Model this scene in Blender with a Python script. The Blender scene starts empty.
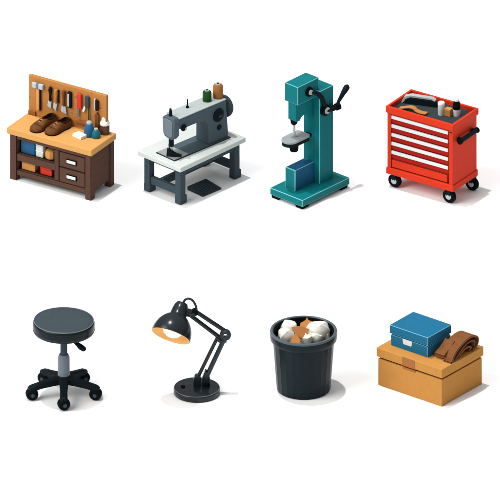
import bpy, bmesh, math, random
from mathutils import Vector, Matrix
random.seed(7)
SC = bpy.context.scene
COL = SC.collection
K = 0.01                                  # one unit of the drawing grid is a centimetre
EL = math.radians(26)
S, CZ = math.sin(EL), math.cos(EL)

# ------------------------------------------------------------------ materials
def lin(c):
    c = c / 255.0
    return c / 12.92 if c <= 0.04045 else ((c + 0.055) / 1.055) ** 2.4
def mat(name, rgb, k=1.0, rough=0.55, spec=0.3, var=0.06, scale=14, stretch=(1, 1, 1), bump=0.0, metal=0.0, emit=None, es=0):
    m = bpy.data.materials.new(name); m.use_nodes = True
    nt = m.node_tree; b = nt.nodes['Principled BSDF']
    if max(rgb) < 70: k *= .72
    k *= 1.0 if name == 'white_floor' else (.97 if min(rgb) > 180 else .84)
    col = [min(0.95, lin(x) * k) for x in rgb]
    b.inputs['Roughness'].default_value = rough
    b.inputs['Specular IOR Level'].default_value = spec
    b.inputs['Metallic'].default_value = metal
    tc = nt.nodes.new('ShaderNodeTexCoord'); mp = nt.nodes.new('ShaderNodeMapping')
    mp.inputs['Scale'].default_value = stretch
    nz = nt.nodes.new('ShaderNodeTexNoise'); nz.inputs['Scale'].default_value = scale; nz.inputs['Detail'].default_value = 4
    nt.links.new(tc.outputs['Object'], mp.inputs['Vector']); nt.links.new(mp.outputs[0], nz.inputs['Vector'])
    mr = nt.nodes.new('ShaderNodeMapRange'); mr.inputs[1].default_value = 0.3; mr.inputs[2].default_value = 0.7
    mr.inputs[3].default_value = 1 - var; mr.inputs[4].default_value = 1 + var
    nt.links.new(nz.outputs[0], mr.inputs[0])
    vm = nt.nodes.new('ShaderNodeVectorMath'); vm.operation = 'SCALE'
    vm.inputs[0].default_value = col
    nt.links.new(mr.outputs[0], vm.inputs['Scale']); nt.links.new(vm.outputs[0], b.inputs['Base Color'])
    if bump:
        bp = nt.nodes.new('ShaderNodeBump'); bp.inputs['Strength'].default_value = bump; bp.inputs['Distance'].default_value = 0.004
        nt.links.new(nz.outputs[0], bp.inputs['Height']); nt.links.new(bp.outputs[0], b.inputs['Normal'])
    if emit:
        b.inputs['Emission Color'].default_value = [lin(x) for x in emit] + [1]; b.inputs['Emission Strength'].default_value = es
    return m
M = dict(
    wood=mat('pale_oak', (222, 165, 96), 0.930, .5, 0.05, .05, 9, (1, 9, 9)),
    board=mat('board_wood', (204, 138, 74), 0.836, .6, 0.080, .06, 8, (1, 5, 7)),
    boarddark=mat('board_rail', (164, 100, 48), 0.900, .6, 0.080),
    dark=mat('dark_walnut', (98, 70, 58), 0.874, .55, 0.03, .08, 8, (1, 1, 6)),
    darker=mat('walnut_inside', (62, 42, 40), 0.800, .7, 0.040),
    white=mat('white_paint', (226, 232, 230), .82, .4, 0.120, .02),
    offwhite=mat('off_white', (238, 234, 222), 0.946, .6, 0.080, .03),
    tablew=mat('white_laminate', (224, 230, 226), 0.736, .4, 0.120, .02),
    plate=mat('bed_plate_steel', (160, 168, 168), 0.896, .45, 0.120, .03),
    slate=mat('slate_enamel', (84, 100, 110), 0.902, .42, 0.06, .03),
    slatelt=mat('pale_enamel', (196, 206, 206), 0.667, .42, 0.120, .02),
    slatedk=mat('table_leg_enamel', (70, 86, 96), 0.765, .5, 0.04, .04),
    char=mat('charcoal', (34, 46, 52), 0.637, .45, 0.03, .05),
    black=mat('black_rubber', (22, 30, 34), 0.595, .55, 0.03, .05),
    teal=mat('teal_enamel', (20, 130, 136), 0.798, .35, 0.05, .03),
    tealdk=mat('blue_enamel', (30, 100, 142), 0.807, .38, 0.05, .03),
    red=mat('red_enamel', (232, 62, 36), 0.860, .38, 0.04, .03),
    reddk=mat('dark_red_enamel', (186, 34, 26), 0.840, .4, 0.04, .03),
    tray=mat('tray_mat', (66, 76, 80), 0.680, .8, 0.02, .06),
    steel=mat('brushed_steel', (186, 196, 202), .85, .32, 0.200, .05, 40),
    leather=mat('brown_leather', (116, 72, 40), 0.807, .5, 0.06, .22, 22, bump=.3),
    leatherdk=mat('dark_leather', (62, 40, 32), 0.680, .55, 0.03, .12, 25),
    strap=mat('strap_leather', (150, 96, 56), 0.702, .55, 0.04, .12, 16, bump=.2),
    tan=mat('tan_card', (224, 160, 88), 0.855, .65, 0.060, .04),
    kraft=mat('kraft_card', (218, 154, 80), 0.800, .7, 0.03, .035, 10),
    tape=mat('brown_tape', (166, 106, 56), 1.026, .5, 0.100, .03),
    tealedge=mat('teal_edge_highlight', (120, 206, 206), .95, .4, .2, .02),  # pale bevel colour, a painted highlight along the press edges
    blueedge=mat('blue_edge_highlight', (128, 190, 214), .95, .5, .1, .02),  # edge highlight of the blue box, painted as a paler bevel
    walnutedge=mat('walnut_edge', (46, 32, 28), .8, .6, .05, .02),
    strapedge=mat('strap_cut_edge', (58, 34, 26), .8, .6, .05, .02),
    line=mat('dark_gap', (52, 34, 28), .8, .8, 0.020),
    bluebox=mat('blue_card', (40, 122, 162), 0.779, .55, 0.04, .03),
    bluedeep=mat('blue_plastic', (44, 104, 150), 0.807, .45, 0.120, .03),
    tealp=mat('teal_plastic', (32, 120, 130), 0.807, .45, 0.120, .03),
    green=mat('green_thread', (48, 92, 46), 0.720, .7, 0.040, .15, 60, (1, 1, 8)),
    orange=mat('orange_thread', (206, 134, 70), 0.612, .7, 0.040, .1, 60, (1, 1, 8)),
    orangel=mat('orange_leather', (222, 146, 78), 0.719, .6, 0.080, .05),
    redp=mat('red_plastic', (222, 58, 40), .95, .4, 0.120, .03),
    brown=mat('brown_wood', (128, 78, 44), .9, .55, 0.080, .12, 12, (1, 1, 5)),
    amber=mat('brown_glass', (112, 76, 54), 0.720, .3, 0.160, .06),
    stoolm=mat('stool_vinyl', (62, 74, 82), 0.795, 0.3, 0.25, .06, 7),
    stoolside=mat('stool_vinyl_shaded', (34, 44, 50), 0.701, 0.25, 0.12, .05),  # same vinyl darkened: shade painted into the side of the seat
    gas=mat('gas_cylinder_grey', (112, 124, 134), 0.977, 0.3, 0.2, .03),
    lamp=mat('lamp_enamel', (36, 48, 55), 0.640, 0.24, 0.3, .03),
    shadein=mat('shade_lining', (252, 206, 140), 0.900, .6, 0.040, .02),
    bulb=mat('bulb_glass', (255, 246, 226), .8, .4, 0.080, 0, emit=(255, 238, 206), es=1.1),
    bin=mat('bin_plastic', (30, 46, 54), 0.751, 0.3, 0.1, .05),
    binrim=mat('bin_rim', (96, 110, 118), 0.720, 0.3, 0.15, .04),
)

# ------------------------------------------------------------------ mesh builder
class MB:
    def __init__(s): s.bm = bmesh.new(); s.mats = []
    def mi(s, m):
        if m not in s.mats: s.mats.append(m)
        return s.mats.index(m)
    def quadmesh(s, verts, faces, m):
        i = s.mi(m); vs = [s.bm.verts.new(Vector(v) * K) for v in verts]
        for f in faces:
            try:
                fc = s.bm.faces.new([vs[k] for k in f]); fc.material_index = i
            except ValueError: pass
        return vs
    def box(s, u0, u1, v0, v1, z0, z1, m):
        V = [(u0, v0, z0), (u1, v0, z0), (u1, v1, z0), (u0, v1, z0), (u0, v0, z1), (u1, v0, z1), (u1, v1, z1), (u0, v1, z1)]
        return s.quadmesh(V, [(3, 2, 1, 0), (4, 5, 6, 7), (0, 1, 5, 4), (1, 2, 6, 5), (2, 3, 7, 6), (3, 0, 4, 7)], m)
    def frustum(s, lo, hi, z0, z1, m):         # lo/hi = (u0,u1,v0,v1)
        V = [(lo[0], lo[2], z0), (lo[1], lo[2], z0), (lo[1], lo[3], z0), (lo[0], lo[3], z0),
             (hi[0], hi[2], z1), (hi[1], hi[2], z1), (hi[1], hi[3], z1), (hi[0], hi[3], z1)]
        return s.quadmesh(V, [(3, 2, 1, 0), (4, 5, 6, 7), (0, 1, 5, 4), (1, 2, 6, 5), (2, 3, 7, 6), (3, 0, 4, 7)], m)
    def prism(s, poly, axis, a0, a1, m):       # poly in the two other axes, order (x,y,z) minus axis
        def P(p, a):
            return {'x': (a, p[0], p[1]), 'y': (p[0], a, p[1]), 'z': (p[0], p[1], a)}[axis]
        n = len(poly); V = [P(p, a0) for p in poly] + [P(p, a1) for p in poly]
        F = [tuple(range(n))[::-1], tuple(range(n, 2 * n))] + [(i, (i + 1) % n, n + (i + 1) % n, n + i) for i in range(n)]
        return s.quadmesh(V, F, m)
    def lathe(s, prof, m, c=(0, 0, 0), seg=40, axis=(0, 0, 1), ph=0.0):
        ax = Vector(axis).normalized(); q = Vector((0, 0, 1)).rotation_difference(ax); c = Vector(c)
        V = []; F = []; rings = []
        for r, z in prof:
            if r < 1e-5:
                rings.append([len(V)]); V.append(tuple(c + q @ Vector((0, 0, z))))
            else:
                rings.append(list(range(len(V), len(V) + seg)))
                for k in range(seg):
                    t = ph + 2 * math.pi * k / seg
                    V.append(tuple(c + q @ Vector((r * math.cos(t), r * math.sin(t), z))))
        for a, b in zip(rings, rings[1:]):
            for k in range(seg):
                k2 = (k + 1) % seg
                if len(a) == 1 and len(b) == 1: continue
                if len(a) == 1: F.append((a[0], b[k2], b[k]))
                elif len(b) == 1: F.append((a[k], a[k2], b[0]))
                else: F.append((a[k], a[k2], b[k2], b[k]))
        return s.quadmesh(V, F, m)
    def cyl(s, c, r, h, m, axis=(0, 0, 1), seg=28, r2=None):
        r2 = r if r2 is None else r2
        return s.lathe([(0, 0), (r, 0), (r2, h), (0, h)], m, c, seg, axis)
    def tube(s, pts, r, m, seg=12):
        pts = [Vector(p) for p in pts]; n = len(pts)
        rs = r if isinstance(r, (list, tuple)) else [r] * n
        V = []; F = []; up = None
        for i, p in enumerate(pts):
            d = (pts[min(i + 1, n - 1)] - pts[max(i - 1, 0)]).normalized()
            if up is None: up = d.orthogonal().normalized()
            up = (up - d * up.dot(d)).normalized(); w = d.cross(up)
            for k in range(seg):
                t = 2 * math.pi * k / seg
                V.append(tuple(p + (up * math.cos(t) + w * math.sin(t)) * rs[i]))
        for i in range(n - 1):
            for k in range(seg):
                k2 = (k + 1) % seg
                F.append((i * seg + k, i * seg + k2, (i + 1) * seg + k2, (i + 1) * seg + k))
        F.append(tuple(range(seg))[::-1]); F.append(tuple(range((n - 1) * seg, n * seg)))
        return s.quadmesh(V, F, m)
    def ribbon(s, pts, width, th, m, wlist=None):     # pts in (v,z), extruded along x from 0 to width, thickness th
        n = len(pts); P = [Vector((0, a, b)) for a, b in pts]; V = []; F = []
        for i, p in enumerate(P):
            d = (P[min(i + 1, n - 1)] - P[max(i - 1, 0)]).normalized(); nn = Vector((0, -d.z, d.y))
            w = wlist[i] if wlist else (0, width)
            for off in (-th / 2, th / 2):
                for x in w:
                    q = p + nn * off; V.append((x, q.y, q.z))
        for i in range(n - 1):
            a = i * 4; b = a + 4
            F += [(a, a + 1, b + 1, b), (a + 2, b + 2, b + 3, a + 3), (a, b, b + 2, a + 2), (a + 1, a + 3, b + 3, b + 1)]
        F += [(0, 2, 3, 1), (4 * n - 4, 4 * n - 3, 4 * n - 1, 4 * n - 2)]
        return s.quadmesh(V, F, m)
    def lump(s, c, rad, m, seed=0, sub=2, jit=.25):
        t = bmesh.new(); bmesh.ops.create_icosphere(t, subdivisions=sub, radius=1)
        rnd = random.Random(seed); V = []
        for v in t.verts:
            f = 1 + rnd.uniform(-jit, jit)
            V.append((c[0] + v.co.x * rad[0] * f, c[1] + v.co.y * rad[1] * f, c[2] + v.co.z * rad[2] * f))
        F = [tuple(v.index for v in f.verts) for f in t.faces]; t.free()
        return s.quadmesh(V, F, m)
    def build(s, name, parent=None, bevel=0.0, smooth=35, loc=None, rot=0.0, seg=2, flat=False, edge=None):
        bm = s.bm; bmesh.ops.recalc_face_normals(bm, faces=bm.faces)
        for f in bm.faces: f.smooth = not flat
        for e in bm.edges:
            e.smooth = (len(e.link_faces) == 2 and e.calc_face_angle(3.2) < math.radians(smooth))
        if edge: s.mi(edge)
        me = bpy.data.meshes.new(name); bm.to_mesh(me); bm.free()
        for m in s.mats: me.materials.append(M[m])
        o = bpy.data.objects.new(name, me); COL.objects.link(o)
        if bevel:
            b = o.modifiers.new('edge', 'BEVEL'); b.width = bevel * K; b.segments = seg; b.limit_method = 'ANGLE'
            b.angle_limit = math.radians(35); b.harden_normals = not flat
            if edge: b.material = s.mats.index(edge)
        if parent: o.parent = parent
        if loc is not None: o.location = loc; o.rotation_euler = (0, 0, rot)
        return o

def smooth_path(p, n=8):
    out = []
    for i in range(len(p) - 1):
        p0 = p[max(i - 1, 0)]; p1 = p[i]; p2 = p[i + 1]; p3 = p[min(i + 2, len(p) - 1)]
        for k in range(n):
            t = k / n
            out.append(tuple(.5 * (2 * b + (-a + c_) * t + (2 * a - 5 * b + 4 * c_ - d_) * t * t + (-a + 3 * b - 3 * c_ + d_) * t ** 3) for a, b, c_, d_ in zip(p0, p1, p2, p3)))
    out.append(tuple(p[-1])); return out

class Frame:                                    # a turned ground frame: u to the right and near, v away
    def __init__(s, X, Y, deg):
        s.X, s.Y, s.a = X, Y, math.radians(deg); s.rot = -s.a
    def pt(s, u, v, z=0):
        return Vector((s.X + u * math.cos(s.a) + v * math.sin(s.a), s.Y - u * math.sin(s.a) + v * math.cos(s.a), z)) * K
def ground_at(px, py): return px - 250, (250 - py) / S

def tag(o, label, cat, group=None):
    o['label'] = label; o['category'] = cat
    if group: o['group'] = group
    return o
def thing(name, label, cat, loc, rot=0, group=None):
    o = bpy.data.objects.new(name, None); COL.objects.link(o); o.empty_display_size = .1
    o.location = loc; o.rotation_euler = (0, 0, rot)
    return tag(o, label, cat, group)

# ------------------------------------------------------------------ ground
mb = MB(); g = 9000
gm = mat('white_floor', (255, 255, 255), .84, .9, 0.000, .0); M['floor'] = gm
mb.quadmesh([(-g, -g, 0), (g, -g, 0), (g, g, 0), (-g, g, 0)], [(0, 1, 2, 3)], 'floor')
gr = mb.build('ground'); gr['kind'] = 'structure'

# ================================================================== WORKBENCH
F = Frame(*ground_at(6.6, 178.6), 32)
wb = thing('workbench', 'wooden workbench with dark walnut cabinet, pale oak top and a tool board along its back', 'workbench', F.pt(0, 0), F.rot)
mb = MB(); mb.box(0, 100, 0, 47, 50, 57, 'wood'); mb.build('table_top', wb, .9, seg=3)
for u0, u1, v0, v1 in ((3, 10.5, 1.5, 9), (91.5, 98.5, 1.5, 9), (3, 10.5, 38, 45.5), (91.5, 98.5, 38, 45.5)):
    mb = MB(); mb.box(u0, u1, v0, v1, 0, 49.8, 'dark'); mb.build('leg', wb, .45, edge='walnutedge')
mb = MB()
mb.box(10.5, 91.5, 2.4, 6, 45.6, 49.8, 'dark')
mb.box(10.5, 56, 2.4, 6, 22, 29.8, 'dark')
mb.box(10.5, 91.5, 2.4, 6, 6, 11.6, 'dark')
mb.box(54.6, 60, 2.5, 6.1, 11.7, 45.5, 'dark')
mb.build('front_frame', wb, .35, edge='walnutedge')
mb = MB(); mb.box(94.2, 97.6, 9, 38, 8, 49.8, 'dark'); mb.build('side_panel', wb, .3, edge='walnutedge')
mb = MB(); mb.box(4, 7, 9, 38, 8, 49.8, 'dark'); mb.build('side_panel', wb, .3, edge='walnutedge')
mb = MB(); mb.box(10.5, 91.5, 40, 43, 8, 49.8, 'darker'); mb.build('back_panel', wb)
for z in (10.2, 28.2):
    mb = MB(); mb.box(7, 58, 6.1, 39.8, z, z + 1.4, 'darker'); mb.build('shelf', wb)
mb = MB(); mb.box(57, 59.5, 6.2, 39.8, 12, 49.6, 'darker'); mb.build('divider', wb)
for z0, z1 in ((11.9, 28.1), (28.9, 45.2)):
    mb = MB(); mb.box(60.7, 91, 2.2, 38, z0, z1, 'dark'); d = mb.build('drawer', wb, .45, edge='walnutedge')
    mb = MB(); zc = (z0 + z1) / 2
    mb.box(69.5, 81.5, .9, 2.25, zc - 2.6, zc + 2.4, 'black'); mb.box(70.3, 80.7, .4, 1.2, zc - 1.6, zc + 1.7, 'white')
    mb.build('handle', d, .3)
mb = MB(); mb.box(60.1, 91.5, 5, 7, 11.6, 45.6, 'line'); mb.build('drawer_gap', wb)
# tool board
mb = MB(); mb.box(2, 94, 38, 42, 57, 100.5, 'board'); tb = mb.build('tool_board', wb, .8, seg=3)
def bd(px, py):                                 # picture point -> (u, z) on the board's face
    u = (px - 26.7) / .848; return u, (164.5 + .232 * u - py) / .899
u, z = bd(76, 121); mb = MB(); mb.box(u, u + 17, 35, 37.9, z, z + 3, 'boarddark'); mb.box(u, u + 17, 36.8, 37.9, z - 3.5, z, 'boarddark'); mb.build('tool_rail', tb, .3)
mb = MB(); mb.box(2.6, 11, 36.4, 37.9, 57.1, 62, 'boarddark'); mb.build('bracket', tb, .3)
for px, py in ((30, 97), (53, 110), (60, 111), (48, 90), (72, 113), (92, 93), (76, 97), (101, 108)):
    u, z = bd(px, py); mb = MB(); mb.cyl((u, 37.9, z), .55, .12, 'line', (0, -1, 0), 12); mb.build('peg_hole', tb)

TG = 'hand tools hung on the tool board'
def tool(name, label, cat, px, py, parts, group=TG):
    """parts: list of (part_name, [boxes (du0,du1,dv0,dv1,dz0,dz1,mat)], bevel) relative to the hook point on the board"""
    u, z = bd(px, py)
    t = thing(name, label, cat, F.pt(u, 37.9, z), F.rot, group)
    for pn, bl, bv in parts:
        mb = MB()
        for b in bl:
            if len(b) == 7: mb.box(*b)
            else: b[0](mb)
        mb.build(pn, t, bv)
    return t
def handle(r0, r1, z0, z1, m, v=-2.0, u=0.0):
    def f(mb):
        h = z1 - z0
        mb.lathe([(0, 0), (r0 * .7, .1), (r0, h * .12), (r0 * .82, h * .4), (r1, h * .75), (r1 * .8, h * .97), (0, h)], m, (u, v, z0), 16)
    return (f,)
def blade(pts, m, v0=-2.4, v1=-1.6):
    def f(mb): mb.prism(pts, 'y', v0, v1, m)
    return (f,)
tool('hammer', 'steel-headed hammer with a long pale wooden handle, hung at the left end of the board', 'hammer', 38.5, 85,
     [('head', [(-6, 7, -3.6, -.4, -2.8, 2.8, 'steel'), (-1.2, 2, -3.9, -.2, -3.3, 3.3, 'gas')], .7),
      ('handle', [(-1.2, 2.2, -2.6, -.6, -27, -3.2, 'wood'), (2.25, 3.7, -2.2, -.5, -27, -3.2, 'leatherdk')], .5)])  # the dark strip beside the wood stands for the handle's shadow
tool('chisel', 'dark-handled chisel with a short steel blade, first tool right of the hammer', 'chisel', 51.3, 86,
     [('handle', [handle(1.5, 1.9, -16, 0, 'leatherdk')], 0), ('blade', [blade([(-3.2, -22), (1, -24), (1.6, -16), (-2.4, -16)], 'steel')], .2)])
tool('gouge', 'gouge with a pale curved wooden handle and a pointed steel blade', 'gouge', 57, 88.5,
     [('handle', [handle(1.7, 2.3, -15.5, 0, 'board'), (1.9, 3.0, -1.6, -.2, -15, -.5, 'leatherdk')], 0), ('blade', [blade([(-3.4, -21), (0, -24.5), (1.6, -15.5), (-2.6, -15.5)], 'steel')], .2)])
tool('scraper', 'scraper with a dark brown handle and a wide bright steel blade', 'scraper', 64.6, 89.5,
     [('handle', [handle(1.6, 2.1, -17.5, 0, 'brown')], 0), ('blade', [blade([(-3, -24), (3.8, -26), (2.4, -17.5), (-2.2, -17.5)], 'steel')], .3)])
tool('folding_knife', 'slate grey folding knife hung closed left of the red-handled knife', 'knife', 70.7, 91,
     [('handle', [(-2.4, 2.2, -3.2, -.4, -18, 0, 'char')], .9), ('blade', [(-1.6, .2, -3.9, -3.2, -16, -2, 'steel')], .3)])
tool('shoe_knife', 'knife with a bright red handle and a narrow grey blade', 'knife', 80.4, 93,
     [('handle', [(-2.8, 2.6, -3.2, -.4, -16.5, 0, 'redp')], .9), ('blade', [blade([(-2.8, -26), (-.6, -25), (0, -16.5), (-2.4, -16.5)], 'gas')], .2)])
tool('screwdriver', 'slate-handled screwdriver with a thin green shank between the red knife and the short awl', 'screwdriver', 88.2, 95.5,
     [('handle', [(-2.4, 2.3, -3.2, -.4, -13, 0, 'slatedk')], .9), ('shank', [(1, 2.2, -2.3, -1.3, -29, -13, 'green')], .2),
      ('blade', [blade([(-6, -18), (-3.6, -18.5), (-1.6, -12.4), (-3.6, -11.8)], 'white')], .2)])
tool('awl', 'short awl with a dark brown handle at the right end of the board', 'awl', 97.3, 98.5,
     [('handle', [(-.8, 2.4, -3, -.4, -12.5, -1, 'leatherdk')], .7), ('ferrule', [(-2.4, -.8, -2.8, -.5, -12, 0, 'steel')], .3)])
tool('wooden_file', 'pointed brown wooden tool below the short awl', 'file', 98, 111.5,
     [('handle', [blade([(-1.7, -18), (1.9, -18), (1.9, -5), (2.8, -4.2), (0, 0), (-2.8, -4.2), (-1.7, -5)], 'brown', -3, -.5)], .4)])

# shoes
def shoe(label, px, py, tx, ty):
    # heel point (px,py) and toe point (tx,ty) on the table top, picture coordinates
    h = 57
    def top(x, y): return Vector((x - 250, (250 - y - h * CZ) / S, h))
    a, b = top(px, py), top(tx, ty); L = (b - a).length; ang = math.atan2(b.y - a.y, b.x - a.x)
    t = thing('shoe', label, 'shoe', a * K + Vector((0, 0, .0)), ang, 'pair of brown shoes on the workbench')
    def hw(s, sole=0):                          # half width along the length
        base = [(0, 3.0), (.06, 4.6), (.2, 5.6), (.4, 5.2), (.58, 6.2), (.75, 7.0), (.88, 6.2), (.96, 4.2), (1, 1.6)]
        for (s0, w0), (s1, w1) in zip(base, base[1:]):
            if s <= s1: return w0 + (w1 - w0) * (s - s0) / (s1 - s0) + sole
        return 1.6
    def hh(s):
        base = [(0, 9), (.06, 10.6), (.25, 9.2), (.45, 9.6), (.6, 8.4), (.75, 6.6), (.9, 5.4), (1, 3.2)]
        for (s0, w0), (s1, w1) in zip(base, base[1:]):
            if s <= s1: return w0 + (w1 - w0) * (s - s0) / (s1 - s0)
        return 3.2
    n = 26
    # sole
    poly = [(i / n * L, hw(i / n, .5)) for i in range(n + 1)]; poly += [(x, -y) for x, y in poly[::-1]]
    mb = MB(); mb.prism(poly, 'z', .05, 1.6, 'leatherdk'); mb.build('sole', t, .3)
    # upper with the foot opening left out
    mb = MB(); V = []; Fq = []; na = 16
    for i in range(n + 1):
        s_ = i / n
        for k in range(na + 1):
            th = math.pi * k / na; cx, sz = math.cos(th), math.sin(th)
            x = s_ * L; lean = .6 if i == 0 else 0
            V.append((x, hw(s_) * math.copysign(abs(cx) ** .75, cx), 1.5 + (hh(s_) - 1.5) * abs(sz) ** .8))
    def op(i, k): return 1 <= i < 13 and 4 + max(0, i - 9) <= k < 12 - max(0, i - 9)
    for i in range(n):
        for k in range(na):
            if not op(i, k):
                q = i * (na + 1) + k; Fq.append((q, q + 1, q + na + 2, q + na + 1))
    Fq.append(tuple(range(na + 1)))
    Fq.append(tuple(n * (na + 1) + k for k in range(na + 1)))
    mb.quadmesh(V, Fq, 'leather')
    up = mb.build('upper', t, 0, smooth=60)
    so = up.modifiers.new('thick', 'SOLIDIFY'); so.thickness = .6 * K; so.offset = 0
    # dark lining and tongue
    mb = MB()
    poly = [(L * s_, hw(s_) - .8) for s_ in [.03 + .5 * j / 10 for j in range(11)]]; poly += [(x, -y) for x, y in poly[::-1]]
    mb.prism(poly, 'z', 1.7, 5.2, 'leatherdk'); mb.build('insole', t, .2)
    # collar line following the rim
    pts = []
    for i in range(1, 14):
        k = 4 + max(0, i - 9) if i < 13 else 8
        v = V[i * (na + 1) + k]; pts.append(Vector(v))
    other = [Vector(V[i * (na + 1) + (12 - max(0, i - 9) if i < 13 else 8)]) for i in range(13, 0, -1)]
    loop = pts + other[1:]; loop.append(pts[0])
    mb = MB(); mb.tube([p + Vector((0, 0, .2)) for p in loop], .65, 'leatherdk', 8); mb.build('collar', t)
    # lace knot on the vamp
    mb = MB()
    for j, s_ in enumerate((.56, .61, .66)):
        z = hh(s_) + .35; w = 2.6 - .3 * j
        mb.tube([(L * s_, -w, z - .9), (L * (s_ + .01), 0, z + .1), (L * s_, w, z - .9)], .42, 'tan' if j != 1 else 'leatherdk', 8)
    mb.build('laces', t)
    mb = MB(); pts = []
    for j in range(13):
        th = math.pi * j / 12; c_ = math.cos(th)
        s_ = .80 - .05 * abs(c_); pts.append((L * s_, (hw(s_) * .98) * math.copysign(abs(c_) ** .75, c_), 1.5 + (hh(s_) - 1.3) * abs(math.sin(th)) ** .8 + .12))
    mb.tube(pts, .32, 'leatherdk', 6); mb.build('toe_seam', t)
shoe('left brown leather shoe of the pair, nearer the hammer, toe towards the bench front', 54, 121.5, 32.2, 132.6)
shoe('right brown leather shoe of the pair, beside the white block, toe towards the bench front', 69, 125.5, 47, 135.4)

def on_top(px, py):                              # picture point -> frame (u,v) on the bench top
    X = px - 250; Y = (250 - py - 57 * CZ) / S
    dx, dy = X - F.X, Y - F.Y
    return dx * math.cos(F.a) - dy * math.sin(F.a), dx * math.sin(F.a) + dy * math.cos(F.a)
u, v = on_top(80, 137.2)
mb = MB(); mb.frustum((-7.5, 5.5, -4.5, 4.5), (-6.5, 5.5, -3.5, 4.5), 0, 3.4, 'offwhite')
tag(mb.build('eraser_block', None, .5, loc=F.pt(u, v, 57.02), rot=F.rot - .25), 'white wedge-shaped block lying in front of the blue bottle', 'eraser')
def bottle(name, label, px, py, body, bm_, cap, cm, group='bottles and jars on the workbench', seg=24):
    u, v = on_top(px, py)
    t = thing(name, label, 'bottle', F.pt(u, v, 57.02), F.rot, group)
    mb = MB(); mb.lathe(body, bm_, seg=seg); mb.build('body', t, 0, smooth=50)
    mb = MB(); mb.lathe(cap, cm, seg=seg); mb.build('cap', t, 0, smooth=50)
bottle('glue_bottle', 'wide blue bottle with a pale round lid beside the shoes', 89.2, 135.6, [(0, 0), (5.4, 0), (5.6, .6), (5.2, 7), (3.6, 13), (3, 13.4), (0, 13.4)], 'bluedeep',
       [(0, 13.4), (2.6, 13.4), (2.6, 15.4), (2, 16), (0, 16)], 'slatelt')
bottle('dye_bottle', 'small teal bottle with a pale lid, in front of the wide blue bottle', 96, 137.4, [(0, 0), (4.4, 0), (4.6, .6), (4.4, 5), (2.6, 8.4), (0, 8.4)], 'tealp',
       [(0, 8.4), (1.9, 8.4), (1.9, 10), (0, 10.3)], 'slatelt')
bottle('polish_jar', 'brown jar with a bulging white top at the right end of the bench', 104.8, 133.4, [(0, 0), (4.6, 0), (4.9, .6), (4.9, 9), (4.2, 10), (0, 10)], 'amber',
       [(0, 10), (5, 10.1), (5.1, 12), (4.2, 14), (3.2, 15), (3.3, 17), (2.2, 19.2), (0, 19.6)], 'offwhite')

# things on the two shelves
SG = 'supplies on the workbench shelves'
def on_shelf(px, v=10): return (px - 6.6 - .53 * v) / .848
mb = MB(); mb.box(0, 16, 0, 20, 0, 15.2, 'bluedeep'); mb.box(16.05, 17.6, 1, 20, 0, 15, 'tealp')
tag(mb.build('storage_box', None, .4, loc=F.pt(12.2, 7.5, 29.65), rot=F.rot), 'blue and teal box at the left of the upper shelf', 'box', SG)
for k, (z, lab) in enumerate(((29.65, 'lower white tub of the two stacked on the upper shelf'), (36.75, 'upper white tub of the two stacked on the upper shelf'))):
    t = thing('tub', lab, 'tub', F.pt(34.2, 10.5, z), F.rot, 'white tubs stacked on the upper shelf')
    mb = MB(); mb.box(-4, 4, -3.4, 3.4, 0, 5.6, 'white'); mb.build('body', t, .5)
    mb = MB(); mb.box(-4.3, 4.3, -3.7, 3.7, 5.65, 7.0, 'offwhite'); mb.build('lid', t, .4)
mb = MB(); mb.lathe([(0, 0), (4, 0), (5.6, 1.6), (6, 5.5), (5.2, 9.5), (3.6, 10.6), (0, 10.8)], 'tan', seg=10)
tag(mb.build('cork_jar', None, .2, loc=F.pt(45.6, 10.8, 29.65), rot=F.rot), 'rounded tan jar right of the white tubs on the upper shelf', 'jar', SG)
t = thing('card_box', 'tan cardboard box on the lower shelf', 'box', F.pt(12.6, 6.8, 11.65), F.rot, SG)
mb = MB(); mb.box(1, 16.5, 0, 12, 0, 7.6, 'tan'); mb.build('body', t, .4)
mb = MB(); mb.box(.6, 17, -.4, 12.4, 7.7, 9.4, 'tan'); mb.build('lid', t, .4)
t = thing('folded_cloth', 'red folded cloth right of the tan box on the lower shelf', 'cloth', F.pt(35.5, 7.0, 11.65), F.rot, SG)
mb = MB(); mb.prism([(0, 0), (13.2, 0), (13.6, 5.5), (12.6, 6.2), (-.4, 6)], 'y', 0, 11, 'redp'); mb.build('lower_fold', t, .6)
mb = MB(); mb.prism([(-.6, 6.2), (13.9, 6.4), (12.6, 8.6), (10.8, 10.2), (3, 9.4), (1, 9)], 'y', -.7, 10, 'redp'); mb.build('upper_fold', t, .5)

# ================================================================== SEWING TABLE
TH = 44.4
F = FT = Frame(*ground_at(137.6, 190.5), 43)
st = thing('sewing_table', 'white-topped sewing table on slate grey legs with end stretchers', 'table', F.pt(0, 0), F.rot)
mb = MB(); mb.box(0, 58.7, 0, 96, TH - 5.4, TH, 'tablew'); mb.build('table_top', st, 1.0, seg=3)
for u0 in (4.5, 47):
    for v0 in (4.5, 84):
        mb = MB(); mb.box(u0, u0 + 7.5, v0, v0 + 7.5, 0, TH - 5.5, 'slatedk'); lg = mb.build('leg', st, .6)
        mb = MB(); mb.box(u0 - .3, u0 + 7.8, v0 - .3, v0 + 9.6, .0, 9, 'slatedk'); mb.build('foot', lg, 1.0)
for v0 in (6.2, 85.5):
    mb = MB(); mb.box(12.1, 46.9, v0, v0 + 4.5, 9, 17, 'slatedk'); mb.build('stretcher', st, .4)
mb = MB(); mb.box(20, 24.5, 10.8, 85.4, 9.5, 16.8, 'slatedk'); mb.build('stretcher', st, .4)
mb = MB(); mb.box(49, 53.5, 12.1, 83.9, TH - 12.5, TH - 5.45, 'slatedk'); mb.build('apron', st, .3)
mb = MB(); mb.box(5.5, 9, 12.1, 83.9, TH - 12.5, TH - 5.45, 'slatedk'); mb.build('apron', st, .3)
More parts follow.
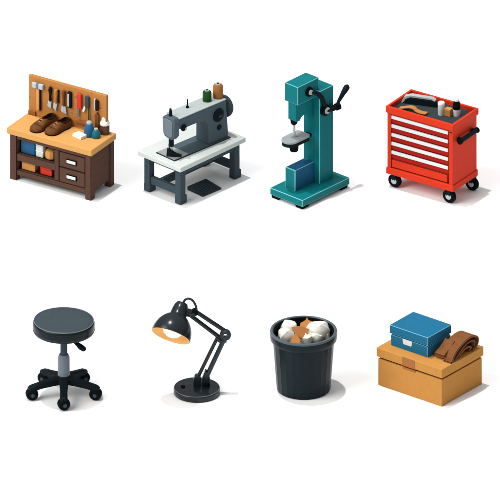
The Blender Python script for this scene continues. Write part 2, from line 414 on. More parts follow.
for v0 in (6, 86.3):
    mb = MB(); mb.box(12.1, 46.9, v0, v0 + 3.6, TH - 10, TH - 5.45, 'slatedk'); mb.build('apron', st, .3)

X, Y = 156.5 - 250, (250 - 153 - TH * CZ) / S
F = Frame(X, Y, 46)
sm = thing('sewing_machine', 'slate grey industrial sewing machine with a pale top, set into the white table', 'sewing machine', F.pt(0, 0, TH + .03), F.rot)
mb = MB(); mb.box(-.6, 26.6, -.6, 78, 0, .45, 'line'); mb.box(0, 26, 0, 77.4, .4, 1.0, 'slate'); mb.box(.4, 25.6, .4, 20, .9, 1.3, 'plate')
bed = mb.build('bed', sm, .12)
mb = MB()                                       # pillar and arm in one casting, profile in v,z
prof = [(8.5, 43), (8.5, 33), (11, 30.6), (40, 30.6), (45, 29), (48, 25.5), (49, 21), (49, 1.1), (76, 1.1), (76.4, 6), (74.2, 30), (73.6, 41), (72.5, 43)]
mb.prism(prof, 'x', 6, 24.5, 'slate'); mb.build('arm', sm, .9, seg=3)
mb = MB(); mb.prism([(7.9, 43.1), (73.2, 43.1), (73.2, 44.2), (7.9, 44.2)], 'x', 5.4, 25, 'slatelt'); mb.build('top_cover', sm, .4)
mb = MB()
mb.prism([(8, 26), (10, 22), (21, 20.5), (24.5, 25), (25.5, 41), (23, 45), (9.5, 45), (7, 42)], 'y', .6, 8.6, 'slate'); hd = mb.build('head', sm, 1.6, seg=4)
mb = MB(); mb.prism([(9.6, 26.5), (11, 24.5), (19.5, 23.5), (22.3, 26.5), (23, 40.5), (21, 43), (10.5, 43), (8.8, 41)], 'y', -.3, .8, 'gas'); mb.build('face_plate', hd, .6)
mb = MB(); mb.cyl((16.5, 4.6, 12), 2.6, 11, 'char'); mb.cyl((16.5, 4.6, 5), 1.2, 8, 'steel'); mb.cyl((14.3, 3, 6), .7, 8, 'steel'); mb.build('needle_bar', sm, .2)
mb = MB(); mb.prism([(2, 1.4), (16, 1.4), (17, 2.4), (12.5, 3.2), (8.5, 5.4), (6.5, 9.6), (2.5, 9.6)], 'y', -3, 3, 'char')
bmesh.ops.rotate(mb.bm, verts=mb.bm.verts, cent=(0.04, 0, 0), matrix=Matrix.Rotation(math.radians(38), 3, 'Z'))
bmesh.ops.translate(mb.bm, verts=mb.bm.verts, vec=(.105, .03, 0)); mb.build('presser_foot', sm, .6)
mb = MB(); mb.lathe([(0, 0), (1.9, 0), (1.6, 5), (1.1, 8.4), (0, 9)], 'char', (15, 5, 44.6), 16); mb.build('knob', sm)
mb = MB(); mb.cyl((12.4, 31, 44.2), 1.6, 1.6, 'char'); mb.cyl((12.4, 31, 45), .7, 8.5, 'char', seg=10); mb.build('thread_pin', sm)
mb = MB(); mb.lathe([(0, 0), (3.6, 0), (3.6, 1.2), (2.2, 1.6), (2.2, 2.8), (1.3, 3), (1.3, 4), (0, 4)], 'char', (24.5, 13.5, 32.3), 24, (1, 0, 0)); mb.cyl((28.4, 13.5, 32.3), 1.1, .6, 'steel', (1, 0, 0)); mb.build('tension_dial', sm)
mb = MB(); mb.lathe([(0, 0), (7.1, 0), (7.1, 1.4), (6, 2.2), (3.2, 2.3), (3, 3.4), (0, 3.5)], 'char', (24.5, 62, 29.8), 32, (1, 0, 0)); mb.box(27.5, 28.3, 59.5, 64.5, 29, 30.6, 'slatedk'); mb.build('stitch_dial', sm, .15)
mb = MB(); mb.lathe([(0, 0), (3, 0), (2.7, .9), (0, 1)], 'char', (24.5, 63.4, 15.8), 24, (1, 0, 0)); mb.build('button', sm)
mb = MB(); mb.cyl((15, 73, 31), 3, 5, 'char', (0, 1, 0))
mb.lathe([(0, 0), (9, 0), (11.5, 1), (12, 3), (11, 5), (8.5, 5.4), (7.5, 3.6), (0, 3.6)], 'slatedk', (15, 77, 31), 36, (0, 1, 0)); mb.build('hand_wheel', sm)
for nm, lab, m_, uu, vv, r_, h_ in (('thread_spool', 'green thread spool, the smaller one on top of the sewing machine', 'green', 11.5, 59, 4.6, 11.5),
                                    ('thread_spool', 'orange thread spool, the larger one on top of the sewing machine near the hand wheel', 'orange', 12, 74.5 - 6, 5.1, 14.5)):
    pass
def spool(lab, m_, px, py, r_, h_):
    z = TH + 44.3
    loc = Vector((px - 250, (250 - py - z * CZ) / S, z)) * K
    t = thing('thread_spool', lab, 'thread spool', loc, 0, 'thread spools on the sewing machine')
    mb = MB(); mb.lathe([(0, 0.02), (r_ * .94, .02), (r_, 1), (r_, h_ - 2), (r_ * .8, h_), (0, h_)], m_, seg=24); mb.build('thread', t)
    mb = MB(); mb.lathe([(0, h_), (r_ * .55, h_), (r_ * .55, h_ + .9), (r_ * .3, h_ + .9), (r_ * .25, h_ + .2), (0, h_ + .2)], 'slatelt', seg=20); mb.cyl((0, 0, h_), .8, 1.6, 'char', seg=10); mb.build('core', t)
spool('green thread spool, the smaller of the two on top of the sewing machine', 'green', 207, 100.6, 4.5, 11)
spool('orange thread spool, the larger of the two on top of the sewing machine', 'orange', 218, 97.2, 5.1, 14.5)

FP = Frame(*ground_at(188.2, 190), 46)
fp = thing('foot_pedal', 'black ribbed foot pedal on the floor under the sewing table', 'foot pedal', FP.pt(0, 0), FP.rot)
mb = MB(); V = mb.box(-.8, 22, -.8, 25.5, 0, 1.6, 'tray')
for v_ in V:
    if v_.co.z > .01: v_.co.z += (21 * K - v_.co.x) * .12
mb.build('base', fp, .8)
mb = MB()
for k in range(7):
    x0 = 2.6 + k * 2.35; z = 1.6 + (21 - x0) * .12
    mb.box(x0, x0 + 1.1, 2.6, 21.4, z - .4, z + .5, 'slatedk')
mb.build('ribs', fp, .1)

# ================================================================== PRESS
F = Frame(*ground_at(270, 197.6), 42)
pr = thing('drill_press', 'tall teal bench press with a black lever and a small oval work table', 'press', F.pt(0, 0), F.rot)
mb = MB(); mb.box(0, 43.6, 0, 70.5, 3.6, 11, 'teal'); mb.build('base_plate', pr, .55, edge='tealedge')
for u0, v0 in ((.8, .8), (33, .8), (33, 59), (.8, 59)):
    mb = MB(); mb.frustum((u0 + .4, u0 + 9.2, v0 + .4, v0 + 9.8), (u0, u0 + 9.8, v0, v0 + 10.2), 0, 3.6, 'black'); mb.build('foot', pr, .4)
mb = MB(); mb.box(12, 25, 10.4, 38.9, 11, 34.5, 'tealdk'); mb.box(12, 25, 9.4, 10.38, 11, 34.5, 'teal'); mb.build('motor_housing', pr, .45, edge='tealedge')
mb = MB(); mb.box(10, 31.7, 39, 59.5, 11, 114, 'teal'); mb.build('column', pr, .5, edge='tealedge')
mb = MB(); mb.box(9.5, 27, 11.5, 43, 107, 127, 'teal'); mb.build('head', pr, .45, edge='tealedge')
mb = MB(); arc = [(29 - 9 * math.cos(t), 87.5 + 8 * math.sin(t)) for t in [math.radians(x) for x in (15, 30, 45, 60, 75, 90)]]
mb.prism([(13.6, 106.9), (13.6, 87), (15, 85.6), (19.6, 85.6), (20.6, 87), (22.5, 88.8), (25, 89.8), (28, 89.8), (33, 87), (38.9, 83), (38.9, 106.9)], 'x', 12, 22.5, 'teal'); mb.build('bracket', pr, .5)
mb = MB(); mb.lathe([(0, 0), (2.2, 0), (3.4, 1.4), (3.8, 5), (0, 5)], 'black', (17, 17, 81), 20); mb.build('chuck', pr)
mb = MB(); mb.lathe([(0, 0), (1, .6), (1.7, 1.6), (1.7, 4), (1.35, 4.4), (1.35, 14.5), (0, 14.5)], 'steel', (17, 17, 67.6), 16); mb.build('drill_bit', pr)
def stadium(u0, u1, v0, v1, r, n=8):
    p = []
    for cx, cy, a0 in ((u1 - r[1], v0 + r[1], -90), (u1 - r[2], v1 - r[2], 0), (u0 + r[3], v1 - r[3], 90), (u0 + r[0], v0 + r[0], 180)):
        rr = {(-90): r[1], 0: r[2], 90: r[3], 180: r[0]}[a0]
        for k in range(n + 1):
            t = math.radians(a0 + 90 * k / n); p.append((cx + rr * math.cos(t), cy + rr * math.sin(t)))
    return p
mb = MB(); mb.prism(stadium(8, 26, 2.5, 33, (8.9, 8.9, 4, 4)), 'z', 64.6, 66.6, 'plate'); wt = mb.build('work_table', pr, .3)
mb = MB(); mb.prism(stadium(8.3, 25.7, 2.8, 32.7, (8.6, 8.6, 4, 4)), 'z', 60.6, 64.5, 'char'); mb.box(14, 21, 32, 38.9, 60.8, 64.2, 'char'); mb.build('table_edge', wt, .4)
mb = MB(); mb.lathe([(0, 0), (4, 0), (4.6, 3), (4.6, 6), (5.8, 9), (0, 9)], 'black', (17, 17, 51.6), 20); mb.build('table_hub', wt)
# lever
mb = MB(); mb.lathe([(0, 0), (5, 0), (5, 2), (4, 2.6), (0, 2.6)], 'black', (27.05, 27.6, 116.8), 24, (1, 0, 0)); mb.cyl((29.6, 27.6, 116.8), 2.6, 1.2, 'slatelt', (1, 0, 0)); mb.build('pivot', pr)
mb = MB(); mb.lathe([(0, 0), (6, 0), (6, 3.4), (5, 4.2), (0, 4.2)], 'black', (31.75, 45.5, 92), 24, (1, 0, 0)); mb.cyl((35.9, 45.5, 92), 3.5, 1.0, 'slatelt', (1, 0, 0)); mb.build('pivot', pr)
mb = MB(); mb.tube([(29.2, 28.5, 116.4), (30.6, 32, 115.6), (31.6, 36.4, 113), (33, 40.4, 107.5), (33.6, 43.6, 100), (34, 45, 94)], [1.6, 1.9, 2.3, 2.5, 2.4, 2.0], 'char', 16); mb.build('link_arm', pr)
mb = MB(); mb.tube([(34, 45, 92), (35, 52, 91), (35.5, 60, 91)], [3.0, 3.0, 3.2], 'char', 16); mb.cyl((35.8, 58.6, 91), 3.8, 4.4, 'black', (.2, 1, .1))
mb.tube([(36, 59.5, 92), (36, 63, 96.5), (36, 68, 101.5), (36, 73, 106), (36, 75.4, 108), (36, 76.8, 109)], [1.4, 1.8, 2.4, 3.2, 3.0, 1.4], 'char', 16); mb.build('lever', pr)

# ================================================================== TOOL CABINET
F = Frame(*ground_at(385.9, 186.9), 33)
tc = thing('tool_cabinet', 'red rolling tool cabinet with white drawer pulls and a black side handle', 'tool cabinet', F.pt(0, 0), F.rot)
mb = MB(); mb.box(0, 80, 0, 46.2, 15, 22, 'red'); mb.build('base_tray', tc, .8, seg=3)
mb = MB()                                       # carcass: sides, back, front frame, drawer opening left open
mb.box(1, 5.2, 1, 45, 22, 83, 'red'); mb.box(74.2, 79, 1, 45, 22, 83, 'red'); mb.box(5.2, 74.2, 42, 44.9, 22, 83, 'red')
mb.box(5.2, 74.2, 1.1, 41.9, 81.6, 83, 'red'); mb.box(5.2, 74.2, 3.4, 41.9, 22.1, 23.4, 'line'); mb.build('carcass', tc, .25)
mb = MB(); mb.box(5.3, 74.1, 6, 8, 23.4, 81.5, 'line'); mb.build('inner_panel', tc)
for k in range(5):
    zt = 80.8 - 9.75 * k
    mb = MB(); mb.box(5.8, 73.4, 2.4, 5.9, zt - 9.3, zt + .1, 'reddk'); d = mb.build('drawer', tc, .3, edge='walnutedge')
    mb = MB(); mb.box(6, 73.2, .7, 2.3, zt - 3.7, zt - .1, 'white'); mb.build('drawer_pull', d, .3)
mb = MB(); mb.box(5.8, 72.6, 1.5, 5.9, 23.2, 32, 'red'); mb.build('drawer', tc, .35, edge='walnutedge')
mb = MB(); mb.box(75.4, 78, .75, 1.05, 79.8, 80.7, 'line'); mb.build('lock_slot', tc)
mb = MB()                                       # rim
mb.box(-.4, 80.4, -.4, 2.4, 83, 90, 'red'); mb.box(-.4, 80.4, 44, 46.6, 83, 90, 'red')
mb.box(-.4, 2.4, 2.4, 44, 83, 89.98, 'red'); mb.box(77.6, 80.4, 2.4, 44, 83, 89.98, 'red'); mb.build('rim', tc, .45)
mb = MB(); mb.box(2.4, 77.6, 2.4, 44, 83.1, 85.4, 'tray'); mb.build('top_tray', tc)
mb = MB(); mb.tube([(83.4, 8, 69.5), (83.4, 23, 69.5), (83.4, 38, 69.5)], 2.5, 'char', 16)
mb.box(79, 84.5, 9, 13, 67.7, 71.3, 'black'); mb.box(79, 84.5, 33, 37, 67.7, 71.3, 'black'); mb.cyl((83.4, 6.6, 69.5), 3.1, 2.4, 'black', (0, 1, 0)); mb.cyl((83.4, 37.6, 69.5), 3.1, 2, 'black', (0, 1, 0)); mb.build('side_handle', tc, .3)
def caster(u, v):
    t = MB(); t.box(u - 3.4, u + 3.4, v - 3, v + 3, 13.4, 14.98, 'char'); t.prism([(u - 2.6, 13.5), (u + 2.6, 13.5), (u + 1.6, 6), (u - 1.6, 6)], 'y', v - 3.1, v - 2.5, 'char'); t.prism([(u - 2.6, 13.5), (u + 2.6, 13.5), (u + 1.6, 6), (u - 1.6, 6)], 'y', v + 2.5, v + 3.1, 'char')
    w = t.build('caster', tc, .2)
    t = MB(); t.lathe([(3, -2.4), (6.4, -2.4), (7.2, -1.4), (7.2, 1.4), (6.4, 2.4), (3, 2.4)], 'black', (u, v, 7.2), 32, (0, 1, 0)); t.build('tyre', w)
    t = MB(); t.lathe([(0, -3.3), (1.4, -3.3), (3.2, -2.5), (3.2, 2.5), (1.4, 3.3), (0, 3.3)], 'steel', (u, v, 7.2), 24, (0, 1, 0)); t.build('hub', w)
for u, v in ((7.5, 5.2), (72.5, 5.2), (76, 41.5), (7, 41)): caster(u, v)
# things in the top tray
TZ = 85.42
def tray(px, py): 
    X = px - 250; Y = (250 - py - TZ * CZ) / S; dx, dy = X - F.X, Y - F.Y
    return dx * math.cos(F.a) - dy * math.sin(F.a), dx * math.sin(F.a) + dy * math.cos(F.a)
CG = 'things in the tray on top of the tool cabinet'
def tthing(name, label, cat, px, py, rot=0):
    u, v = tray(px, py); return thing(name, label, cat, F.pt(u, v, TZ), F.rot + rot, CG)
t = tthing('brush', 'black-handled brush with a pale curved bristle strip at the back of the tray', 'brush', 404.5, 103.5, math.radians(16))
mb = MB(); mb.prism([(-1, 0), (33, 0), (34, 2), (33, 5), (28, 7), (6, 7.2), (1, 4.5), (-2, 1)], 'y', 0, 4.5, 'char'); mb.build('handle', t, .6)
mb = MB(); mb.prism([(-4, .2), (-1.5, .2), (1, 4.9), (6, 7.5), (28, 7.3), (31.5, 5.8), (32, 7), (28.5, 9.2), (6, 9.8), (-.5, 7.4)], 'y', .4, 5.6, 'slatelt')
mb.build('bristles', t, .3)
t = tthing('leather_strip', 'orange wavy strip of leather lying along the front of the tray', 'leather strip', 401, 108.2, math.radians(8))
mb = MB(); pts = []
for k in range(17):
    s_ = k / 16; pts.append((s_ * 30, 1.6 + 3.2 * math.sin(s_ * math.pi) ** 2 * (1 if s_ < .6 else .6) + .3))
n = len(pts); mb.ribbon(pts, 6, .8, 'orangel')
bmesh.ops.rotate(mb.bm, verts=mb.bm.verts, cent=(0, 0, 0), matrix=Matrix.Rotation(math.radians(-90), 3, 'Z'))
for v_ in mb.bm.verts: v_.co.y += .018 * math.sin(v_.co.x / .30 * 2 * math.pi)
o = mb.build('strip', t, .15, smooth=60)
t = tthing('marker_tube', 'plain white upright tube left of the orange block in the tray', 'tube', 441.3, 114.6)
mb = MB(); mb.lathe([(0, 0), (3.2, 0), (3.4, .4), (3.4, 11.6), (0, 11.6)], 'white', seg=24); mb.build('body', t)
mb = MB(); mb.lathe([(0, 11.65), (3.5, 11.65), (3.5, 13.4), (3.1, 14), (0, 14)], 'offwhite', seg=24); mb.build('cap', t)
t = tthing('wax_block', 'orange block between the white tube and the black bottle', 'block', 448.6, 115.4)
mb = MB(); mb.box(-3.8, 3.6, -3, 3, 0, 7, 'orangel'); mb.build('body', t, .5)
mb = MB(); mb.box(-3.5, 3.3, -2.7, 2.7, 7.03, 8, 'tan'); mb.build('top_layer', t, .2)
t = tthing('spray_bottle', 'black bottle with white base and cap at the right of the tray', 'bottle', 456.6, 115.2)
mb = MB(); mb.lathe([(0, 0), (3.7, 0), (3.9, .5), (3.9, 7), (0, 7)], 'white', seg=24); mb.build('base_band', t)
mb = MB(); mb.lathe([(0, 7.05), (3.7, 7.05), (4.0, 9), (3.6, 13.5), (2.6, 16), (0, 16)], 'black', seg=24); mb.build('body', t)
mb = MB(); mb.lathe([(0, 16.05), (2.4, 16.05), (2.3, 18.2), (1.6, 19), (0, 19)], 'offwhite', seg=20); mb.build('cap', t)

# ================================================================== STOOL
F = Frame(*ground_at(63.8, 394.7), 0)
so_ = thing('swivel_stool', 'round black padded swivel stool on a five-legged caster base', 'stool', F.pt(0, 0), 0)
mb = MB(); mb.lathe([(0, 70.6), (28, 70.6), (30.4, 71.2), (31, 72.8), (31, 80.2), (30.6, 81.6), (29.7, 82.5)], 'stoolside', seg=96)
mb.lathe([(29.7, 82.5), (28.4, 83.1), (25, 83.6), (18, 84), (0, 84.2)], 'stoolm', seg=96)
bmesh.ops.remove_doubles(mb.bm, verts=mb.bm.verts, dist=1e-5); seat = mb.build('seat', so_, smooth=60)
for rr, zz, tt in ((31.0, 73.6, .3), (29.8, 82.7, .42)):  # lower piping; upper ring is pale to paint the rim highlight
    mb = MB(); mb.tube([(rr * math.cos(2 * math.pi * k / 96), rr * math.sin(2 * math.pi * k / 96), zz) for k in range(97)], tt, 'gas' if zz > 80 else 'slatedk', 8); mb.build('seat_ring', seat)
mb = MB(); mb.cyl((0, 0, 42), 3.5, 28, 'slatedk'); mb.cyl((0, 0, 68), 10, 4, 'black'); mb.build('post', so_)
mb = MB(); mb.lathe([(0, 20), (6, 20), (6, 42), (5, 44.5), (4.6, 45.2), (0, 45.2)], 'gas', seg=32); mb.build('gas_cylinder', so_)
mb = MB(); mb.tube([(3, -2, 67), (8, -5, 64.5), (13, -6.5, 60), (17, -8, 57), (20.5, -9, 54.8), (21.8, -9.3, 54)], [1, 1.2, 2.2, 3.1, 2.7, 1.2], 'char', 12)
mb.build('height_lever', so_)
mb = MB(); mb.lathe([(0, 13), (7, 13), (8.6, 15), (8.2, 20), (6.4, 22.4), (0, 22.4)], 'char', seg=32); mb.build('hub', so_)
for k in range(5):
    ang = math.radians(-90 + 72 * k); ca, sa = math.cos(ang), math.sin(ang)
    mb = MB()
    st_ = [(4, 4.6, 13.5, 22), (12, 4.2, 13, 20.6), (24, 3.6, 11.6, 17.8), (31, 3.9, 10.4, 16.2), (35, 3.8, 9.6, 15.2), (37.5, 2.6, 9.2, 13.6)]
    V = []; Fq = []
    for r, w, z0, z1 in st_:
        for q, z in ((-w, z0), (w, z0), (w, z1 - 1.4), (w * .6, z1), (-w * .6, z1), (-w, z1 - 1.4)):
            V.append((r * ca - q * sa, r * sa + q * ca, z))
    for i in range(len(st_) - 1):
        for j in range(6): Fq.append((i * 6 + j, i * 6 + (j + 1) % 6, (i + 1) * 6 + (j + 1) % 6, (i + 1) * 6 + j))
    Fq += [tuple(range(6))[::-1], tuple(range(len(V) - 6, len(V)))]
    mb.quadmesh(V, Fq, 'char'); lg = mb.build('leg', so_, .4)
    mb = MB(); c = Vector((33.5 * ca, 33.5 * sa, 6.2)); axd = Vector(((.25, -.2, .45, -.5, .15)[k], -1, 0)).normalized()
    q = Vector((0, 0, 1)).rotation_difference(axd)
    for s_ in (-1, 1):
        mb.lathe([(0, 0), (5.8, 0), (6.3, .6), (6.2, 2.2), (5.2, 3.8), (2.4, 4.9), (0, 5)], 'black', c + axd * (.5 * s_), 28, axd * s_)
    cs = mb.build('caster', lg)
    mb = MB()
    for s_ in (-1, 1): mb.lathe([(0, 5), (2.0, 5.02), (1.8, 5.4), (0, 5.5)], 'slatedk', c + axd * (.5 * s_), 20, axd * s_)
    mb.cyl((c.x, c.y, 8), 1.6, 4.5, 'char'); mb.build('hub_cap', cs)

# ================================================================== LAMP
X0, Y0 = 196.8 - 250, (250 - 393) / S
dl = thing('desk_lamp', 'black jointed desk lamp, lit, with a dome shade and round base', 'desk lamp', Vector((X0, Y0, 0)) * K, 0)
def L(px, py, dy=4.0):                            # picture point -> lamp-local point in the arm's upright plane
    y = Y0 + dy; return Vector((px - 250 - X0, dy, (250 - py - y * S) / CZ))
mb = MB(); mb.lathe([(0, 0), (22.6, 0), (23.3, .8), (23.3, 5.6), (22.8, 6.4), (21.6, 6.8), (0, 6.9)], 'lamp', seg=72); bs = mb.build('base', dl, smooth=50)
mb = MB(); mb.tube([(22.6 * math.cos(2 * math.pi * k / 72), 22.6 * math.sin(2 * math.pi * k / 72), 6.3) for k in range(73)], .35, 'gas', 8); mb.build('rim_ring', bs)
mb = MB(); mb.lathe([(0, 6.9), (2.4, 6.9), (2.2, 8), (0, 8.3)], 'black', (-14, 0, 0), 20); mb.build('switch', bs)
mb = MB(); mb.prism([(-3.4, 6.9), (4, 6.9), (4, 17.5), (1.5, 19), (-1.6, 18.2), (-3.4, 15)], 'y', .8, 7.4, 'lamp'); mb.build('bracket', dl, .7)
mb = MB(); mb.prism([(4.6, 6.9), (12.8, 6.9), (13.4, 15), (11.6, 22), (8.4, 24), (5.4, 16)], 'y', 1.2, 6.9, 'lamp'); mb.box(7, 13.2, -.9, 1.1, 6.9, 10.5, 'black'); mb.build('bracket', dl, .6)
elbow = L(225.3, 334.8)
def rod(a, b, r, name='arm_rod', m='lamp'):
    mb = MB(); mb.tube([L(*a), L(*b)], r, m, 12); return mb.build(name, dl)
rod((197.4, 378), (217.2, 338), 1.9); rod((206.4, 377), (224.4, 338.5), 2.5)
mb = MB(); a = L(207.8, 374.5, 1.4); b = L(226.3, 337.5, 1.4); mb.tube([a, b], .6, 'slatedk', 8); mb.build('spring', dl)
rod((195, 311), (224.5, 330.5), 2.2); rod((191, 315.8), (219.5, 337.4), 2.2)
# elbow ring with a real hole
mb = MB(); mb.lathe([(2.0, -2.6), (5.2, -2.6), (5.8, -1.8), (5.8, 1.8), (5.2, 2.6), (2.0, 2.6), (2.0, -2.6)], 'lamp', elbow, 36, (0, 1, 0)); mb.build('elbow_joint', dl, smooth=50)
mb = MB(); mb.tube([L(216.5, 337.5), L(221, 340.5), L(226.6, 341)], [3.0, 3.0, 1.8], 'lamp'); mb.build('elbow_clamp', dl)
mb = MB(); mb.tube([L(183, 311.5), L(190, 313), L(195.5, 314)], [4.6, 4.2, 3.4], 'lamp', 20); mb.cyl(L(194.6, 313.4, 1), 3.4, 6, 'black', (0, 1, 0)); mb.build('shade_joint', dl, .3)
d = (Vector((1, 0, 0)) * -.325 + Vector((0, S, CZ)) * -.905 + Vector((0, -CZ, S)) * .27).normalized()
cap = L(179.5, 311.5)                              # a point on the shade's axis, 27 behind its mouth
mouth = cap + d * 27
mb = MB(); prof = [(19.7, 0), (20.3, .4), (20.3, 3.5), (19.3, 8.5), (17.2, 13.4), (14.2, 17.6), (11.2, 20.8), (9, 22.3), (8.6, 23), (8.2, 28), (7.3, 33), (5.6, 36), (0, 37)]
mb.lathe(prof, 'lamp', mouth, 64, -d); sh = mb.build('shade', dl, smooth=50)
mb = MB(); mb.lathe([(20.2, -.1), (19.2, -.1), (19.3, 3.8), (18.3, 8.6), (16.2, 13), (13.2, 17), (8, 20.4), (0, 21.5)], 'shadein', mouth, 64, -d); mb.build('lining', sh, smooth=60)
mb = MB(); mb.lathe([(0, -1.2), (4.4, -.5), (8, 1.8), (9.9, 5), (10.2, 8.4), (8.6, 12.6), (5, 16.6), (4, 20), (0, 20)], 'bulb', mouth, 32, -d); mb.build('bulb', sh, smooth=60)
mb = MB(); mb.tube(smooth_path([L(183, 304, 8), L(184.5, 300.5, 8), L(188, 298.6, 7), L(192, 300, 6), L(195, 304, 5), L(196.5, 309), L(195.5, 312)], 5), 1.2, 'lamp', 10); mb.build('cable', dl)

# ================================================================== BIN
F = Frame(*ground_at(303.6, 388.6), 0)
bn = thing('waste_bin', 'round black waste bin with a thick rim, filled with crumpled paper and card scraps', 'bin', F.pt(0, 0), 0)
mb = MB(); mb.lathe([(0, 0), (26, 0), (27, .8), (30.9, 55.5)], 'bin', seg=24, ph=.13); bd_ = mb.build('body', bn, .25, smooth=10)
mb = MB(); mb.lathe([(29.3, 56), (26, 30), (25, 29.9), (0, 29.8)], 'black', seg=48); mb.build('liner', bn)
mb = MB(); mb.lathe([(30.2, 55.2), (32.6, 55.2), (33.4, 56.2), (33.9, 63.4)], 'bin', seg=72); mb.lathe([(33.9, 63.4), (33.4, 65), (31.4, 65.4), (30.6, 64.6)], 'binrim', seg=72); mb.lathe([(30.6, 64.6), (30.2, 62), (29.8, 55.2)], 'black', seg=72)
bmesh.ops.remove_doubles(mb.bm, verts=mb.bm.verts, dist=1e-5); mb.build('rim', bn, smooth=50)
def binpt(px, py, z): return Vector((px - 250 - F.X, (250 - py - z * CZ) / S - F.Y, z))
WG = 'scraps in the waste bin'
def paper(lab, px, py, z, rad, seed, jit=.13, rot=(0, 0, 0)):
    c = binpt(px, py, z); mb = MB(); mb.lump((0, 0, 0), rad, 'offwhite', seed, 2, jit)
    tag(mb.build('crumpled_paper', None, 0, smooth=30, loc=F.pt(c.x, c.y, z)), lab, 'paper', WG)
paper('crumpled white paper ball at the back left of the bin', 288.5, 327, 58, (8, 8.5, 7), 3)
paper('crumpled white paper ball at the front left of the bin', 285.5, 335.5, 55, (8.4, 9, 7.6), 5)
paper('large crumpled white paper ball on the right of the bin', 318.5, 329.5, 58, (12.4, 11, 9), 11)
paper('small crumpled white paper ball at the front of the bin', 305, 338.5, 55, (8, 7.5, 6.4), 14)
paper('white paper ball low at the front right of the bin, under the large one', 314.5, 338, 52, (9, 8, 7), 31)
paper('white paper ball at the far right edge of the bin, partly under the large one', 325.5, 334.5, 52, (7, 8.5, 7.4), 9)
paper('white paper ball low at the back of the bin behind the card scraps', 303, 329, 46, (11, 9, 7), 21)
def card(lab, m_, poly, px, py, z, tilt, rz):
    c = binpt(px, py, z); mb = MB(); mb.prism(poly, 'z', -.35, .35, m_)
    o = mb.build('card_scrap', None, .1, loc=F.pt(c.x, c.y, z)); o.rotation_euler = (tilt[0], tilt[1], rz); tag(o, lab, 'card', WG)
card('orange card scrap standing at the back of the bin', 'orangel', [(-8, -5), (7, -7), (9, 3), (1, 6), (-.5, 9), (-2, 6), (-7, 3)], 307.5, 326, 60, (math.radians(48), 0), 0)
card('brown folded card scrap in the middle of the bin', 'tape', [(-9, 4), (0, 6), (9, 3), (7, -4), (1, -9), (-5, -6)], 300.5, 331, 63, (math.radians(30), math.radians(8)), .1)
card('orange card scrap poking out at the front of the bin', 'orangel', [(-7, -7), (4, -7), (5, 0), (-1, 6)], 295.5, 339, 59, (math.radians(50), 0), -.15)

# ================================================================== BOXES
F = Frame(*ground_at(376.3, 385), 38)
cb = thing('cardboard_box', 'large tan cardboard box with a lid and a strip of brown tape on its front', 'box', F.pt(0, 0), F.rot)
mb = MB(); mb.box(1.3, 82.1, 1.3, 66.6, 0, 29.6, 'kraft'); mb.box(2.9, 80.5, 2.9, 65, 29.55, 32.2, 'line'); mb.build('body', cb, .4)  # neck coloured dark to paint the shadow line under the lid
mb = MB(); mb.box(0, 83.4, 0, 67.9, 31.8, 42, 'kraft'); mb.build('lid', cb, .9, seg=3)
mb = MB(); mb.box(33, 49, -.35, .05, 32, 41.6, 'tape'); mb.box(33, 49, .95, 1.28, 27.6, 29.6, 'tape'); mb.box(33, 49, .95, 2.9, 29.61, 29.9, 'tape'); mb.build('tape', cb, .1)
u0, v0 = 7.5, 12
c = F.pt(u0, v0, 42.03)
bb = thing('shoe_box', 'blue lidded shoe box with a white label, standing on the cardboard box', 'box', c, F.rot)
mb = MB(); mb.box(.9, 47.6, .9, 37.6, 0, 11.8, 'bluebox'); mb.box(2.2, 46.3, 2.2, 36.3, 11.75, 13.6, 'line'); mb.build('body', bb, .3, edge='blueedge')  # dark neck stands for the lid's shadow, put into the colour
mb = MB(); mb.box(0, 48.5, 0, 38.5, 13.4, 22.6, 'bluebox'); mb.build('lid', bb, .4, edge='blueedge')
mb = MB(); mb.prism([(16, 11.8), (28, 11.8), (27.6, 7.2), (26.6, 6), (17.4, 6), (16.4, 7.2)], 'y', .5, .88, 'white'); mb.build('label', bb, .15)
# leather strap
lx, ly = 437.5 - 250, (250 - 355 - 42 * CZ) / S
sr = thing('leather_strap', 'brown leather strap folded into a loose roll beside the blue shoe box', 'leather strap', F.pt(64, 21.5, 42.05), F.rot)
mb = MB(); mb.ribbon(smooth_path([(-2, 1), (0, 5), (5, 9.6), (13, 13.6), (23, 16.4), (32, 16), (38.5, 12.6), (39.5, 7.4), (35.5, 2.4), (30, 1)]), 18, 2.0, 'strap'); mb.build('outer_loop', sr, .45, smooth=50, edge='strapedge')
mb = MB(); mb.ribbon(smooth_path([(2, 1), (6, 3.2), (11, 6.6), (17, 10), (24, 12), (31, 11.6), (34.6, 8.6), (33.4, 5)]), 17.4, 1.9, 'strap'); mb.build('inner_loop', sr, .45, smooth=50, edge='strapedge')
mb = MB(); mb.ribbon(smooth_path([(9, 1), (13, 3.6), (19, 6.2), (26, 6.4), (29.6, 4), (27, 1.6)]), 16.6, 1.7, 'strap'); mb.build('core_loop', sr, .4, smooth=50, edge='strapedge')
mb = MB(); mb.lathe([(0, 0), (10.6, 0), (11.4, 1), (11.2, 3.4), (10, 4.4), (0, 4.8)], 'strap', (-1, 1, 0), 32)
for v_ in mb.bm.verts: v_.co.y = v_.co.y * 1.0 + .07; v_.co.x += .015
mb.build('coil_end', sr, .4, smooth=50)
mb = MB(); mb.ribbon(smooth_path([(-4, 4.6), (-1, 6.6), (3, 8.2), (8, 11.2), (13, 14.8)]), 12, 2.2, 'strap')
for v_ in mb.bm.verts: v_.co.x -= .03
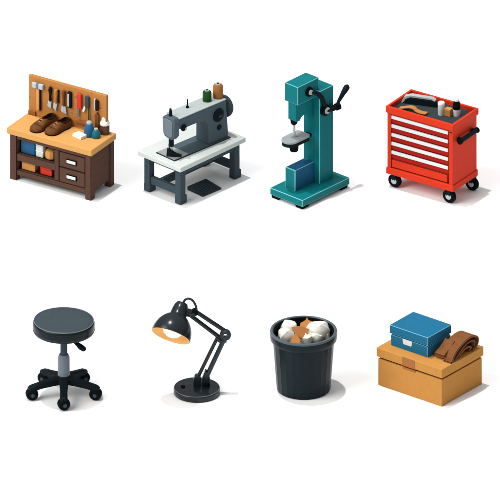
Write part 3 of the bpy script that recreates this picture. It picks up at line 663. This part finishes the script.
mb.build('flap', sr, .4, smooth=50, edge='strapedge')
mb = MB(); mb.prism([(9, -6), (18.6, -5.4), (18, 2), (10, 0)], 'z', .02, 1.6, 'strap'); mb.build('strap_end', sr, .35, edge='strapedge')

# ------------------------------------------------------------------ light
def area(name, direction, dist, size, radiance_e, target=(0, 0, 0)):
    d = Vector(direction).normalized(); la = bpy.data.lights.new(name, 'AREA'); la.shape = 'DISK'; la.size = size
    # irradiance E at distance D from a facing disk = power / (pi * D^2)  ->  choose power for E = pi * radiance_e
    la.energy = radiance_e * math.pi * math.pi * dist * dist
    o = bpy.data.objects.new(name, la); COL.objects.link(o); o.location = Vector(target) + d * dist
    o.rotation_euler = (-d).to_track_quat('-Z', 'Y').to_euler(); return o
A = area('overhead_lamp', (-.12, .05, 1), 90, 2.2, .62)
B = area('softbox_lamp', (-.68, -.34, .66), 90, 66, .98); B.data.color = (1, .985, .96)
w = bpy.data.worlds.new('World'); SC.world = w; w.use_nodes = True; nt = w.node_tree
bg = nt.nodes['Background']; tcn = nt.nodes.new('ShaderNodeTexCoord'); sp = nt.nodes.new('ShaderNodeSeparateXYZ')
nt.links.new(tcn.outputs['Generated'], sp.inputs[0])
mr = nt.nodes.new('ShaderNodeMapRange'); mr.inputs[1].default_value = 0; mr.inputs[2].default_value = .9; mr.inputs[3].default_value = .04; mr.inputs[4].default_value = .80
nt.links.new(sp.outputs['Z'], mr.inputs[0]); nt.links.new(mr.outputs[0], bg.inputs['Strength']); bg.inputs['Color'].default_value = (.97, .985, 1, 1)

# ------------------------------------------------------------------ camera
cd = bpy.data.cameras.new('camera'); cd.type = 'ORTHO'; cd.ortho_scale = 5.0; cd.clip_end = 500
co = bpy.data.objects.new('camera', cd); COL.objects.link(co)
tow = Vector((0, -CZ, S)); co.location = tow * 22; co.rotation_euler = (math.radians(90) - EL, 0, 0)
SC.camera = co
SC.view_settings.view_transform = 'Standard'; SC.view_settings.look = 'None'; SC.view_settings.exposure = 0; SC.view_settings.gamma = 1
SC.render.film_transparent = False
